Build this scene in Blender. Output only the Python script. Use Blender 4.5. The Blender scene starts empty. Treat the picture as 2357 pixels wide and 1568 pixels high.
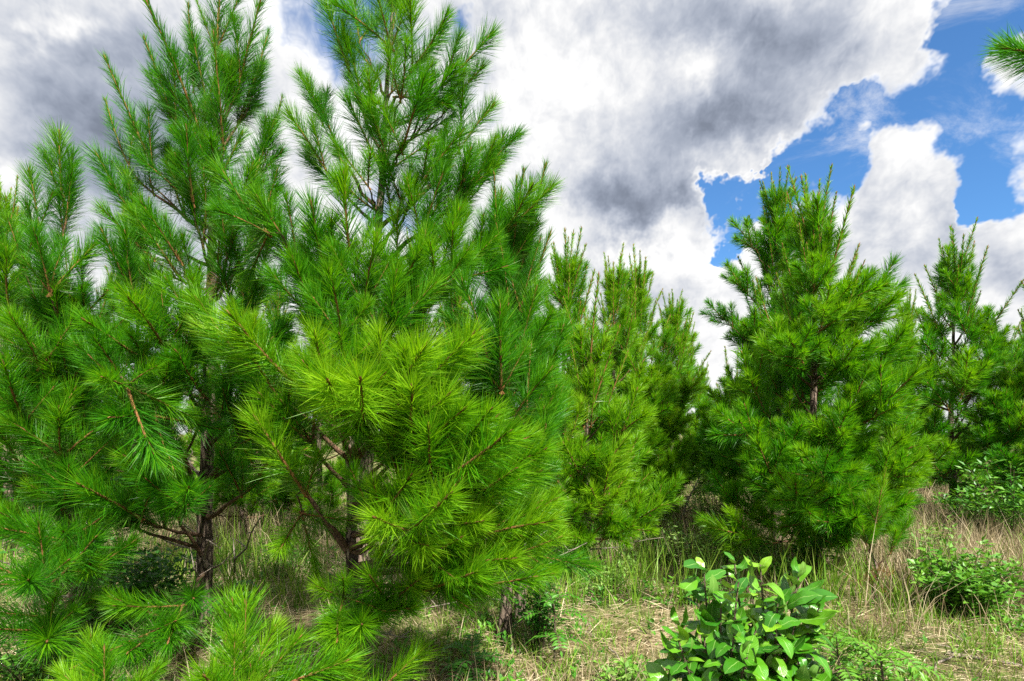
import bpy, math, random
import numpy as np
from mathutils import Vector, Matrix, Quaternion

C = bpy.context.scene
COL = C.collection
R = math.radians
rnd = random.Random(7)

# ------------------------------------------------------------------ camera
EYE, FPX, HOR = 1.6, 1310.0, 999.0          # metres, focal length and horizon in 2357-wide photo pixels
cam_d = bpy.data.cameras.new('camera')
cam = bpy.data.objects.new('camera', cam_d); COL.objects.link(cam)
cam.location = (0, 0, EYE); cam.rotation_euler = (R(90), 0, 0)
cam_d.sensor_width = 36; cam_d.lens = 36 * FPX / 2357
cam_d.shift_y = (HOR - 784) / 2357
cam_d.clip_start = 0.05; cam_d.clip_end = 3000
C.camera = cam

def at(px, py, Y):
    """photo pixel (2357 wide) at depth Y -> world point"""
    return Vector(((px - 1178.5) / FPX * Y, Y, EYE + (HOR - py) / FPX * Y))

# ------------------------------------------------------------------ sky, sun, exposure
SKYK, CLOUDK, EXPO = 0.10, 0.335, 1.72
SUN_EL, SUN_AZ = 48.0, 152.0                 # azimuth clockwise from +Y: behind and right of the camera
sd = Vector((math.sin(R(SUN_AZ)) * math.cos(R(SUN_EL)), math.cos(R(SUN_AZ)) * math.cos(R(SUN_EL)), math.sin(R(SUN_EL))))
W = bpy.data.worlds.new('World'); C.world = W; W.use_nodes = True
nt = W.node_tree; nt.nodes.clear()

class NG:
    """tiny expression helper over shader math nodes"""
    def __init__(s, nt): s.nt = nt
    def n(s, t, **k):
        x = s.nt.nodes.new(t)
        for a, b in k.items(): setattr(x, a, b)
        return x
    def put(s, sock, v):
        if hasattr(v, 'is_output'): s.nt.links.new(v, sock)
        else: sock.default_value = v
    def m(s, op, a, b=0.0, c=0.0, clamp=False):
        x = s.n('ShaderNodeMath', operation=op); x.use_clamp = clamp
        for i, v in enumerate((a, b, c)): s.put(x.inputs[i], v)
        return x.outputs[0]
    def v(s, op, a, b=None, scale=None):
        x = s.n('ShaderNodeVectorMath', operation=op)
        s.put(x.inputs[0], a)
        if b is not None: s.put(x.inputs[1], b)
        if scale is not None: s.put(x.inputs['Scale'], scale)
        return x.outputs[1] if op in ('DOT_PRODUCT', 'LENGTH') else x.outputs[0]
    def ss(s, x_, lo, hi, a=0.0, b=1.0):
        x = s.n('ShaderNodeMapRange', interpolation_type='SMOOTHSTEP')
        for i, v in enumerate((x_, lo, hi, a, b)): s.put(x.inputs[i], v)
        return x.outputs[0]
    def lin(s, x_, lo, hi, a=0.0, b=1.0):
        x = s.n('ShaderNodeMapRange')
        for i, v in enumerate((x_, lo, hi, a, b)): s.put(x.inputs[i], v)
        return x.outputs[0]
    def noise(s, vec, scale, detail=5, rough=0.55, dist=0.0, lac=2.0, out=0, dim='3D'):
        x = s.n('ShaderNodeTexNoise', noise_dimensions=dim)
        if vec is not None: s.put(x.inputs['Vector'], vec)
        x.inputs['Scale'].default_value = scale; x.inputs['Detail'].default_value = detail
        x.inputs['Roughness'].default_value = rough; x.inputs['Distortion'].default_value = dist
        x.inputs['Lacunarity'].default_value = lac
        return x.outputs[out]
    def mix(s, f, a, b, blend='MIX'):
        x = s.n('ShaderNodeMix', data_type='RGBA', blend_type=blend)
        s.put(x.inputs[0], f); s.put(x.inputs[6], a); s.put(x.inputs[7], b)
        return x.outputs[2]
    def rgb(s, r, g, b): 
        x = s.n('ShaderNodeRGB'); x.outputs[0].default_value = (r, g, b, 1); return x.outputs[0]

g = NG(nt)
tc = g.n('ShaderNodeTexCoord').outputs['Generated']      # the view direction
sep = g.n('ShaderNodeSeparateXYZ'); nt.links.new(tc, sep.inputs[0])
dx_, dy_, dz_ = sep.outputs
yc = g.m('MAXIMUM', dy_, 0.15)
# the sky as a flat map centred on +Y (equal-area), cheap to sample and smooth all round
pk = g.m('SQRT', g.m('DIVIDE', 2.0, g.m('MAXIMUM', g.m('ADD', 1.0, dy_), 0.02)))
pc = g.n('ShaderNodeCombineXYZ'); g.put(pc.inputs[0], g.m('MULTIPLY', dx_, pk)); g.put(pc.inputs[1], g.m('MULTIPLY', dz_, pk))
P2 = pc.outputs[0]
wn = g.v('SUBTRACT', g.noise(P2, 7.0, 5, 0.62, out=1, dim='2D'), (0.5, 0.5, 0.5))   # ragged warp of the cloud outlines
wsep = g.n('ShaderNodeSeparateXYZ'); nt.links.new(wn, wsep.inputs[0])
GX = g.m('MULTIPLY_ADD', wsep.outputs[0], 0.26, g.m('DIVIDE', dx_, yc))
GZ = g.m('MULTIPLY_ADD', wsep.outputs[1], 0.22, g.m('DIVIDE', dz_, yc))
front = g.ss(dy_, 0.02, 0.25)

def blobs(lst, start=0.0):
    acc = start
    for (px, py, sx, sy, w) in lst:
        cx, cz = (px - 1178.5) / FPX, (HOR - py) / FPX
        sx, sy = sx / FPX, sy / FPX
        a = g.m('MULTIPLY_ADD', GX, 1 / sx, -cx / sx)
        b = g.m('MULTIPLY_ADD', GZ, 1 / sy, -cz / sy)
        r2 = g.m('MULTIPLY_ADD', a, a, g.m('MULTIPLY', b, b))
        acc = g.m('MULTIPLY_ADD', g.m('POWER', 0.37, r2), w, acc)
    return acc
# where the cloud cover opens (negative) and closes (positive)
cover = blobs([
    (2300, 350, 115, 175, -1.6), (2210, 200, 95, 110, -1.4), (2260, 40, 115, 85, -1.3), (2040, 275, 90, 58, -1.4), (1910, 375, 90, 62, -1.35),
    (1790, 415, 95, 52, -1.25), (1640, 450, 70, 42, -1.05), (2240, 440, 60, 90, -0.9), (2130, 215, 70, 50, -1.0), (2370, 430, 70, 80, -0.8), (2010, 245, 55, 45, -1.1), (2250, 505, 45, 45, -0.8), (1960, 330, 50, 40, -0.5),
    (2265, 175, 65, 58, 1.7), (2180, 470, 35, 70, 0.6), (2320, 590, 120, 50, 1.0), (2080, 420, 66, 115, 1.7), (2010, 490, 90, 80, 0.7), (2080, 80, 80, 60, 0.7), (1725, 375, 42, 28, 1.9),
    (690, 80, 150, 120, -0.56), (1075, 20, 60, 45, -1.0), (800, -40, 120, 80, -0.5), (1660, 560, 42, 36, -1.0), (2075, 530, 50, 26, -0.85),
    (1560, -60, 480, 220, 0.35), (1300, 250, 200, 200, 0.45), (1450, 450, 130, 90, 0.4), (150, 400, 400, 500, 0.5), (1600, 800, 900, 170, 0.4)])
# grey undersides
dark = blobs([
    (1400, 460, 170, 75, 0.70), (1530, 340, 200, 90, 0.42), (1780, 90, 270, 130, 0.58), (1600, 250, 300, 120, 0.18), (1450, 10, 220, 70, 0.42), (1740, 270, 170, 60, 0.30), (1300, 400, 90, 60, 0.2), (1620, 140, 90, 50, -0.40), (1500, 510, 120, 50, 0.3),
    (120, 240, 260, 250, 0.42), (290, 360, 190, 230, 0.36), (300, 60, 150, 90, 0.25), (130, 60, 100, 36, -0.4), (30, 450, 70, 60, -0.5), (480, 200, 200, 250, 0.16), (560, 500, 160, 160, 0.15),
    (1530, 700, 160, 60, 0.26), (2340, 690, 90, 60, 0.45), (2080, 600, 120, 50, 0.28), (2010, 470, 50, 100, 0.22), (2150, 520, 60, 60, 0.26), (1900, 570, 80, 40, 0.2), (1300, 560, 120, 50, 0.2), (1230, 330, 90, 50, 0.10)])
def field(vec):
    """billowing cumulus field around 0: fractal noise plus rounded puffs"""
    nz = g.noise(vec, 3.6, 7, 0.50, dist=0.0, dim='2D')
    wv = g.v('ADD', vec, g.v('SCALE', g.noise(vec, 12.0, 3, 0.6, out=1, dim='2D'), scale=0.05))
    vo = g.n('ShaderNodeTexVoronoi', feature='F1', voronoi_dimensions='2D'); vo.normalize = True
    vo.inputs['Scale'].default_value = 7.5; vo.inputs['Detail'].default_value = 4.0; vo.inputs['Roughness'].default_value = 0.6
    vo.inputs['Lacunarity'].default_value = 2.2
    g.put(vo.inputs['Vector'], wv)
    f = g.m('MULTIPLY', g.m('SUBTRACT', nz, 0.5), 1.35)
    return g.m('MULTIPLY_ADD', g.m('SUBTRACT', 0.32, vo.outputs['Distance']), 1.40, f), nz
f1, n1 = field(P2)
f2, n2 = field(g.v('ADD', P2, (0.010, 0.030, 0.0)))
relief = g.m('SUBTRACT', f1, f2)
n3 = g.noise(g.v('MULTIPLY', P2, (1.0, 2.0, 1.0)), 2.3, 4, 0.5, dim='2D')
cov = g.m('MULTIPLY_ADD', cover, front, 0.50)
cov = g.m('ADD', f1, cov)
soft = g.m('MULTIPLY_ADD', g.ss(n3, 0.35, 0.65), 0.45, 0.22)
alpha = g.ss(g.m('DIVIDE', cov, soft), -0.6, 1.0)
veil = g.m('MULTIPLY', g.ss(g.noise(g.v('MULTIPLY', P2, (1.0, 1.6, 1.0)), 5.0, 7, 0.66, dist=0.6, dim='2D'), 0.46, 0.8), 0.55)
alpha = g.m('MAXIMUM', alpha, veil)
dk = g.m('MULTIPLY_ADD', dark, front, g.m('MULTIPLY', g.ss(n3, 0.45, 0.75), g.m('MULTIPLY', 0.7, g.m('SUBTRACT', 1.0, front))))
dk = g.m('MULTIPLY_ADD', g.m('SUBTRACT', n1, 0.45), 0.55, dk)
rim = g.ss(cov, 0.05, 0.55)                       # thin edges stay bright
lum = g.m('SUBTRACT', 0.95, g.m('MULTIPLY', g.m('MULTIPLY', g.m('MAXIMUM', dk, 0.0), rim), 0.85))
rk = g.m('MULTIPLY_ADD', g.m('MINIMUM', g.m('MAXIMUM', dark, 0.0), 1.0), -0.45, 0.66)
lum = g.m('MULTIPLY_ADD', relief, rk, lum)
lum = g.m('MINIMUM', g.m('MAXIMUM', lum, 0.26), 1.06)
lum = g.m('MULTIPLY', lum, CLOUDK)
tint = g.mix(g.ss(lum, 0.2 * CLOUDK, 0.95 * CLOUDK), g.rgb(0.80, 0.92, 1.18), g.rgb(1, 1, 1))
cl = g.n('ShaderNodeVectorMath', operation='SCALE'); nt.links.new(tint, cl.inputs[0]); g.put(cl.inputs['Scale'], g.m('MULTIPLY', lum, 1.0 / SKYK))
sky = g.n('ShaderNodeTexSky', sky_type='NISHITA'); sky.sun_disc = False
sky.sun_elevation = R(SUN_EL); sky.sun_rotation = R(SUN_AZ)
sky.air_density = 1.0; sky.dust_density = 0.3; sky.ozone_density = 2.0
skyc = g.mix(1.0, sky.outputs[0], g.rgb(0.27, 0.45, 0.60), 'MULTIPLY')
final = g.mix(alpha, skyc, cl.outputs[0])
bg = g.n('ShaderNodeBackground'); nt.links.new(final, bg.inputs[0]); bg.inputs[1].default_value = SKYK
wo = g.n('ShaderNodeOutputWorld'); nt.links.new(bg.outputs[0], wo.inputs[0])
W.cycles.sampling_method = 'MANUAL'; W.cycles.sample_map_resolution = 512

sun_d = bpy.data.lights.new('sun', 'SUN'); sun_d.energy = 4.0; sun_d.angle = R(2.5); sun_d.color = (1.0, 0.95, 0.86)
sun = bpy.data.objects.new('sun', sun_d); COL.objects.link(sun)
sun.rotation_euler = (-sd).to_track_quat('-Z', 'Y').to_euler()
C.view_settings.view_transform = 'Standard'; C.view_settings.look = 'None'
C.view_settings.exposure = EXPO; C.view_settings.gamma = 1.0; C.view_settings.use_curve_mapping = False
C.cycles.max_bounces = 9; C.cycles.diffuse_bounces = 6; C.cycles.glossy_bounces = 2; C.cycles.transmission_bounces = 6
C.cycles.transparent_max_bounces = 4; C.cycles.use_denoising = False; C.cycles.caustics_reflective = False; C.cycles.caustics_refractive = False
C.cycles.sample_clamp_indirect = 4.0

# ------------------------------------------------------------------ materials
def newmat(name):
    m = bpy.data.materials.new(name); m.use_nodes = True
    m.node_tree.nodes.clear(); return m, NG(m.node_tree)

def leafy(name, cols, trans=0.3, rough=0.45, spec=0.4, objmix=0.5, under=None, veins=False, tcol=None):
    """foliage: colour from per-piece tint, object random and object colour; a translucent share"""
    m, k = newmat(name)
    a = k.n('ShaderNodeAttribute', attribute_name='tint').outputs['Fac']
    oi = k.n('ShaderNodeObjectInfo')
    f = k.m('MULTIPLY_ADD', k.m('SUBTRACT', oi.outputs['Random'], 0.5), objmix, a)
    sepc = k.n('ShaderNodeSeparateColor'); k.nt.links.new(oi.outputs['Color'], sepc.inputs[0])
    f = k.m('ADD', f, k.m('SUBTRACT', sepc.outputs[0], 1.0))
    ramp = k.n('ShaderNodeValToRGB'); k.put(ramp.inputs[0], f)
    el = ramp.color_ramp.elements
    while len(el) < len(cols): el.new(0.5)
    for e, (p, c) in zip(el, cols): e.position = p; e.color = (*c, 1)
    col = ramp.outputs[0]
    nrm = None
    if under:
        geo = k.n('ShaderNodeNewGeometry')
        col = k.mix(k.m('MULTIPLY', geo.outputs['Backfacing'], 0.75), col, k.rgb(*under))
    if veins:
        uv = k.n('ShaderNodeUVMap'); sx = k.n('ShaderNodeSeparateXYZ'); k.nt.links.new(uv.outputs[0], sx.inputs[0])
        au = k.m('ABSOLUTE', k.m('SUBTRACT', sx.outputs[0], 0.5))
        ph = k.m('SUBTRACT', k.m('MULTIPLY', sx.outputs[1], 60.0), k.m('MULTIPLY', au, 42.0))
        side = k.m('POWER', k.m('ABSOLUTE', k.m('SINE', k.m('MULTIPLY', ph, 0.5))), 0.5)
        mid = k.ss(au, 0.0, 0.035)
        h = k.m('MULTIPLY', side, mid)
        b = k.n('ShaderNodeBump'); b.inputs['Strength'].default_value = 0.22; b.inputs['Distance'].default_value = 0.003
        k.put(b.inputs['Height'], h); nrm = b.outputs[0]
        col = k.mix(k.m('SUBTRACT', 1.0, mid), col, k.rgb(0.22, 0.36, 0.09))
    p = k.n('ShaderNodeBsdfPrincipled'); k.put(p.inputs['Base Color'], col)
    p.inputs['Roughness'].default_value = rough; p.inputs['Specular IOR Level'].default_value = spec
    if nrm: k.put(p.inputs['Normal'], nrm)
    tr = k.n('ShaderNodeBsdfTranslucent'); k.put(tr.inputs[0], k.mix(1.0, col, k.rgb(*(tcol or (1.25, 1.2, 0.5))), 'MULTIPLY'))
    mx = k.n('ShaderNodeMixShader'); mx.inputs[0].default_value = trans
    k.nt.links.new(p.outputs[0], mx.inputs[1]); k.nt.links.new(tr.outputs[0], mx.inputs[2])
    o = k.n('ShaderNodeOutputMaterial'); k.nt.links.new(mx.outputs[0], o.inputs[0])
    return m

M_NEEDLE = leafy('pine_needles', [(0.0, (0.024, 0.140, 0.006)), (0.35, (0.045, 0.235, 0.004)), (0.7, (0.135, 0.340, 0.004)), (1.0, (0.23, 0.43, 0.012))], trans=0.45, rough=0.42, spec=0.36, objmix=0.35)
M_OLD = leafy('older_pine_needles', [(0.0, (0.045, 0.13, 0.014)), (0.5, (0.09, 0.20, 0.022)), (1.0, (0.18, 0.22, 0.05))], trans=0.30, rough=0.4, spec=0.5, objmix=0.2)
M_DEADN = leafy('dead_pine_needles', [(0.0, (0.10, 0.05, 0.02)), (1.0, (0.28, 0.14, 0.05))], trans=0.15, objmix=0.1)
M_MAG = leafy('glossy_broad_leaf', [(0.0, (0.022, 0.118, 0.006)), (0.5, (0.055, 0.210, 0.008)), (1.0, (0.17, 0.34, 0.018))], trans=0.18, rough=0.30, spec=0.5, objmix=0.9, under=(0.13, 0.26, 0.05), veins=True)
M_BROAD = leafy('broad_leaf', [(0.0, (0.02, 0.10, 0.010)), (0.5, (0.05, 0.19, 0.012)), (1.0, (0.13, 0.30, 0.025))], trans=0.3, rough=0.42, spec=0.4, objmix=0.1)
M_PALE = leafy('pale_weed_leaf', [(0.0, (0.08, 0.20, 0.03)), (0.5, (0.15, 0.30, 0.05)), (1.0, (0.28, 0.40, 0.10))], trans=0.35, objmix=0.1)
M_GRASS = leafy('green_grass', [(0.0, (0.07, 0.19, 0.012)), (0.5, (0.14, 0.28, 0.02)), (1.0, (0.27, 0.36, 0.06))], trans=0.35, rough=0.5, spec=0.3, objmix=0.0)
M_DRY = leafy('dry_grass', [(0.0, (0.15, 0.11, 0.055)), (0.5, (0.33, 0.26, 0.15)), (1.0, (0.55, 0.47, 0.32))], trans=0.25, rough=0.6, spec=0.25, objmix=0.0, tcol=(1, 1, 1))

def bark(name, c0, c1, sc=34.0, bump=0.5, stretch=0.32):
    m, k = newmat(name)
    co = k.n('ShaderNodeTexCoord').outputs['Object']
    v = k.v('MULTIPLY', co, (1, 1, stretch))
    vo = k.n('ShaderNodeTexVoronoi', feature='DISTANCE_TO_EDGE'); vo.inputs['Scale'].default_value = sc
    k.put(vo.inputs['Vector'], k.v('ADD', v, k.v('SCALE', k.noise(co, 22, 4, out=1), scale=0.03)))
    plates = k.ss(vo.outputs[0], 0.0, 0.16)
    n = k.noise(v, sc * 2.2, 6, 0.65)
    col = k.mix(k.m('MULTIPLY', plates, k.lin(n, 0.3, 0.75)), k.rgb(*c0), k.rgb(*c1))
    p = k.n('ShaderNodeBsdfPrincipled'); k.put(p.inputs['Base Color'], col)
    p.inputs['Roughness'].default_value = 0.9; p.inputs['Specular IOR Level'].default_value = 0.2
    b = k.n('ShaderNodeBump'); b.inputs['Strength'].default_value = bump; b.inputs['Distance'].default_value = 0.02
    k.put(b.inputs['Height'], k.m('MULTIPLY_ADD', n, 0.35, plates)); k.put(p.inputs['Normal'], b.outputs[0])
    o = k.n('ShaderNodeOutputMaterial'); k.nt.links.new(p.outputs[0], o.inputs[0])
    return m
M_BARK = bark('pine_bark', (0.05, 0.035, 0.027), (0.36, 0.27, 0.21), 26.0, 1.0)
M_BRANCH = bark('branch_bark', (0.06, 0.035, 0.022), (0.22, 0.13, 0.08), 60.0, 0.5)
M_TWIG = bark('young_shoot', (0.14, 0.065, 0.022), (0.32, 0.16, 0.06), 120.0, 0.3)
M_STEM = bark('shrub_stem', (0.05, 0.04, 0.025), (0.16, 0.13, 0.08), 80.0, 0.4)
M_DEADW = bark('dead_wood', (0.16, 0.13, 0.10), (0.42, 0.37, 0.31), 60.0, 0.5)

def ground_mat():
    m, k = newmat('straw_covered_soil')
    co = k.n('ShaderNodeTexCoord').outputs['Object']
    a = k.noise(co, 1.1, 5, 0.6); b = k.noise(co, 9.0, 6, 0.7); c = k.noise(k.v('MULTIPLY', co, (40, 160, 1)), 1.0, 3, 0.6)
    straw = k.mix(k.lin(c, 0.35, 0.7), k.rgb(0.17, 0.115, 0.06), k.rgb(0.38, 0.31, 0.20))
    soil = k.mix(k.lin(b, 0.3, 0.7), k.rgb(0.09, 0.05, 0.03), k.rgb(0.24, 0.16, 0.09))
    col = k.mix(k.ss(b, 0.38, 0.58), soil, straw)
    moss = k.mix(k.lin(b, 0.3, 0.7), k.rgb(0.05, 0.10, 0.02), k.rgb(0.16, 0.20, 0.05))
    col = k.mix(k.m('MULTIPLY', k.ss(a, 0.38, 0.60), 0.85), col, moss)
    p = k.n('ShaderNodeBsdfPrincipled'); k.put(p.inputs['Base Color'], col)
    p.inputs['Roughness'].default_value = 0.95; p.inputs['Specular IOR Level'].default_value = 0.1
    bp = k.n('ShaderNodeBump'); bp.inputs['Strength'].default_value = 0.8; bp.inputs['Distance'].default_value = 0.03
    k.put(bp.inputs['Height'], k.m('ADD', b, k.m('MULTIPLY', c, 0.5))); k.put(p.inputs['Normal'], bp.outputs[0])
    o = k.n('ShaderNodeOutputMaterial'); k.nt.links.new(p.outputs[0], o.inputs[0])
    return m
M_GROUND = ground_mat()

# ------------------------------------------------------------------ object helpers
def link(name, data, parent=None):
    o = bpy.data.objects.new(name, data); COL.objects.link(o)
    if parent is not None: o.parent = parent
    return o
def tag(o, label=None, cat=None, group=None, kind=None):
    for k_, v_ in (('label', label), ('category', cat), ('group', group), ('kind', kind)):
        if v_: o[k_] = v_
    return o
def thing(name, label, cat, loc=(0, 0, 0), group=None):
    o = link(name, None); o.location = loc; o.empty_display_size = 0.2
    return tag(o, label, cat, group)

class MB:
    """collects vertices, faces, a material index per face and a tint per vertex"""
    def __init__(s): s.v, s.f, s.mi, s.t, s.uv, s.n = [], [], [], [], {}, 0
    def add(s, verts, faces, mi=0, tint=0.5):
        b = s.n; s.v.extend(verts); s.n += len(verts)
        s.f.extend(tuple(b + i for i in f) for f in faces)
        s.mi.extend([mi] * len(faces)); s.t.extend([tint] * len(verts) if not isinstance(tint, (list, tuple)) else tint)
    def tube(s, pts, rad, sides=6, mi=0, tint=0.5, rough=0.0, cap=True):
        n = len(pts); vs = []
        ref = Vector((0.31, 0.87, 0.39))
        for i in range(n):
            d = (pts[min(i + 1, n - 1)] - pts[max(i - 1, 0)])
            if d.length < 1e-7: d = Vector((0, 0, 1))
            d.normalize()
            u = d.cross(ref)
            if u.length < 1e-3: u = d.cross(Vector((1, 0, 0)))
            u.normalize(); w = d.cross(u)
            for k in range(sides):
                a = 2 * math.pi * k / sides; r = rad[i] * (1 + (rnd.uniform(-rough, rough) if rough else 0))
                vs.append(pts[i] + u * (math.cos(a) * r) + w * (math.sin(a) * r))
        fs = [(i * sides + k, i * sides + (k + 1) % sides, (i + 1) * sides + (k + 1) % sides, (i + 1) * sides + k) for i in range(n - 1) for k in range(sides)]
        if cap: fs.append(tuple((n - 1) * sides + k for k in range(sides)))
        s.add(vs, fs, mi, tint)
    def mesh(s, name, mats, smooth=True):
        me = bpy.data.meshes.new(name)
        me.from_pydata([tuple(v) for v in s.v], [], s.f)
        for m in mats: me.materials.append(m)
        me.polygons.foreach_set('material_index', s.mi)
        if smooth: me.polygons.foreach_set('use_smooth', [True] * len(s.f))
        at_ = me.attributes.new('tint', 'FLOAT', 'POINT'); at_.data.foreach_set('value', s.t)
        me.update(); return me
    def build(s, name, mats, parent=None, smooth=True):
        return link(name, s.mesh(name, mats, smooth), parent)

def quads_mesh(name, V, F3, F4, tint, mats, smooth=False):
    """numpy mesh from triangles and quads"""
    me = bpy.data.meshes.new(name)
    me.vertices.add(len(V)); me.vertices.foreach_set('co', V.astype(np.float32).ravel())
    n3, n4 = len(F3), len(F4)
    loops = np.concatenate([F4.ravel(), F3.ravel()]).astype(np.int32)
    me.loops.add(len(loops)); me.loops.foreach_set('vertex_index', loops)
    me.polygons.add(n3 + n4)
    st = np.concatenate([np.arange(n4) * 4, n4 * 4 + np.arange(n3) * 3]).astype(np.int32)
    me.polygons.foreach_set('loop_start', st)
    for m in mats: me.materials.append(m)
    a = me.attributes.new('tint', 'FLOAT', 'POINT'); a.data.foreach_set('value', tint.astype(np.float32))
    me.update(calc_edges=True); me.validate()
    return me

def norm(a): return a / np.maximum(np.linalg.norm(a, axis=-1, keepdims=True), 1e-9)

def ribbons(base, d0, length, bend, width, rs):
    """curved pointed blades: 5 verts, one quad and one triangle each. arrays of n"""
    n = len(base)
    mid = base + d0 * (length * 0.55)[:, None]
    tip = base + d0 * length[:, None] + bend
    mid = mid + bend * 0.28
    side = norm(np.cross(d0, rs.normal(size=(n, 3))))
    w = side * (width * 0.5)[:, None]
    V = np.stack([base - w, base + w, mid + w, mid - w, tip], 1).reshape(-1, 3)
    o = (np.arange(n) * 5)[:, None]
    return V, o + np.array([[3, 2, 4]]), o + np.array([[0, 1, 2, 3]])

# ------------------------------------------------------------------ ground
def vnoise(x, y, seed=0):
    x = np.asarray(x, float); y = np.asarray(y, float)
    def h(i, j): 
        s = np.sin(i * 127.1 + j * 311.7 + seed * 17.3) * 43758.5453
        return s - np.floor(s)
    i, j = np.floor(x), np.floor(y); fx, fy = x - i, y - j
    fx = fx * fx * (3 - 2 * fx); fy = fy * fy * (3 - 2 * fy)
    return (h(i, j) * (1 - fx) + h(i + 1, j) * fx) * (1 - fy) + (h(i, j + 1) * (1 - fx) + h(i + 1, j + 1) * fx) * fy
def gz(x, y):
    x = np.asarray(x, float); y = np.asarray(y, float)
    return 0.10 * (vnoise(x * 0.6, y * 0.6, 1) - 0.5) + 0.05 * (vnoise(x * 2.1, y * 2.1, 2) - 0.5)
def gzf(x, y): return float(gz(x, y))

def make_ground():
    ax = np.concatenate([-np.geomspace(900, 14.5, 24), np.linspace(-14, 14, 141), np.geomspace(14.5, 900, 24)])
    ay = np.concatenate([-np.geomspace(600, 3.5, 14), np.linspace(-3, 26, 146), np.geomspace(27, 1500, 26)])
    X, Y = np.meshgrid(ax, ay); Z = gz(X, Y) + 0.02 * (vnoise(X * 7, Y * 7, 3) - 0.5)
    V = np.stack([X, Y, Z], -1).reshape(-1, 3); nx = len(ax)
    i = np.arange(len(ay) - 1)[:, None] * nx + np.arange(nx - 1)[None]
    F = np.stack([i, i + 1, i + 1 + nx, i + nx], -1).reshape(-1, 4)
    me = quads_mesh('ground', V, np.zeros((0, 3), int), F, np.full(len(V), 0.5), [M_GROUND])
    me.polygons.foreach_set('use_smooth', [True] * len(me.polygons))
    return tag(link('ground', me), 'uneven field of pale straw and soil under the young pines', None, None, 'structure')
make_ground()

# ------------------------------------------------------------------ pine shoots (shared meshes)
def shoot_mesh(kind, seed, far=False):
    rs = np.random.RandomState(seed); r = random.Random(seed)
    P = dict(tip=(0.40, 132, 0.188, 57, 23), axis=(0.42, 58, 0.19, 66, 46), candle=(0.62, 140, 0.165, 42, 16), puff=(0.20, 95, 0.21, 84, 30), dead=(0.28, 60, 0.17, 115, 95))[kind]
    L, nf, nl, a0, a1 = P
    if far: nf = int(nf * 0.62)
    if far and kind == 'candle': L, nl, a0 = 0.72, 0.105, 44
    bendx, bendy = r.uniform(-0.05, 0.05), r.uniform(-0.05, 0.05)
    t = np.sort(rs.uniform(0.02, 1.0, nf)) if kind != 'tip' else np.sort(np.clip(rs.beta(1.25, 0.9, nf), 0.02, 1))
    t3 = np.repeat(t, 3)
    az = np.repeat(np.arange(nf) * 2.39996 + rs.uniform(-.5, .5, nf), 3) + rs.normal(0, 0.10, nf * 3)
    th = np.radians(a0 + (a1 - a0) * t3) + np.repeat(rs.normal(0, 0.13, nf), 3) + rs.normal(0, 0.09, nf * 3)
    d = np.stack([np.sin(th) * np.cos(az), np.sin(th) * np.sin(az), np.cos(th)], -1)
    if kind == 'candle': ln = nl * (1.15 - 0.62 * t3 ** 1.6)
    elif kind == 'axis': ln = nl * np.ones_like(t3)
    else: ln = nl * (0.88 + 0.12 * np.sin(t3 * 3.1)) * np.where(t3 > 0.9, 0.8, 1)
    ln = ln * rs.uniform(0.8, 1.08, nf * 3)
    base = np.stack([bendx * t3 ** 2, bendy * t3 ** 2, t3 * L], -1)
    radial = np.stack([np.cos(az), np.sin(az), np.zeros_like(az)], -1)
    bend = radial * (ln * rs.uniform(0.02, 0.16, nf * 3))[:, None] + rs.normal(0, 0.016, (nf * 3, 3))
    if kind in ('tip', 'candle'): bend *= 0.55
    wd = rs.uniform(0.0024, 0.0032, nf * 3) * (1.75 if far else 1.0)
    V, F3, F4 = ribbons(base, d, ln, bend, wd, rs)
    old = (t3 < (0.16 if kind in ('tip', 'candle', 'puff') else 0.6)) & (rs.uniform(size=nf * 3) < 0.7)
    tint = np.clip(0.34 + 0.30 * (t3 - 0.5) + rs.normal(0, 0.13, nf * 3), 0, 1)
    tint = np.repeat(tint, 5)
    # stem
    mb = MB(); ns = 6
    pts = [Vector((bendx * (i / ns) ** 2, bendy * (i / ns) ** 2, L * i / ns - (0.03 if i == 0 else 0))) for i in range(ns + 1)]
    r0 = 0.011 if kind == 'axis' else 0.0085
    mb.tube(pts, [r0 * (1 - 0.45 * i / ns) for i in range(ns + 1)], 5)
    # bud
    mb.tube([pts[-1], pts[-1] + Vector((0, 0, 0.022)), pts[-1] + Vector((0, 0, 0.045))], [0.0058, 0.0062, 0.0008], 5)
    SV = np.array([tuple(v) for v in mb.v]); b = len(V)
    SF4 = np.array([f for f in mb.f if len(f) == 4]) + b
    V = np.concatenate([V, SV]); nF4 = len(F4)
    F4 = np.concatenate([F4, SF4]); tint = np.concatenate([tint, np.full(len(SV), 0.5)])
    mats = [M_NEEDLE, M_TWIG, M_OLD] if kind != 'dead' else [M_DEADN, M_TWIG, M_DEADN]
    me = quads_mesh('needle_shoot_' + kind, V, F3, F4, tint, mats)
    mi = np.zeros(len(me.polygons), np.int32)
    mi[:nF4] = np.where(old, 2, 0); mi[nF4:len(F4)] = 1
    if len(me.polygons) == len(F4) + len(F3): mi[len(F4):] = np.where(old, 2, 0)
    me.polygons.foreach_set('material_index', mi)
    return me
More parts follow.
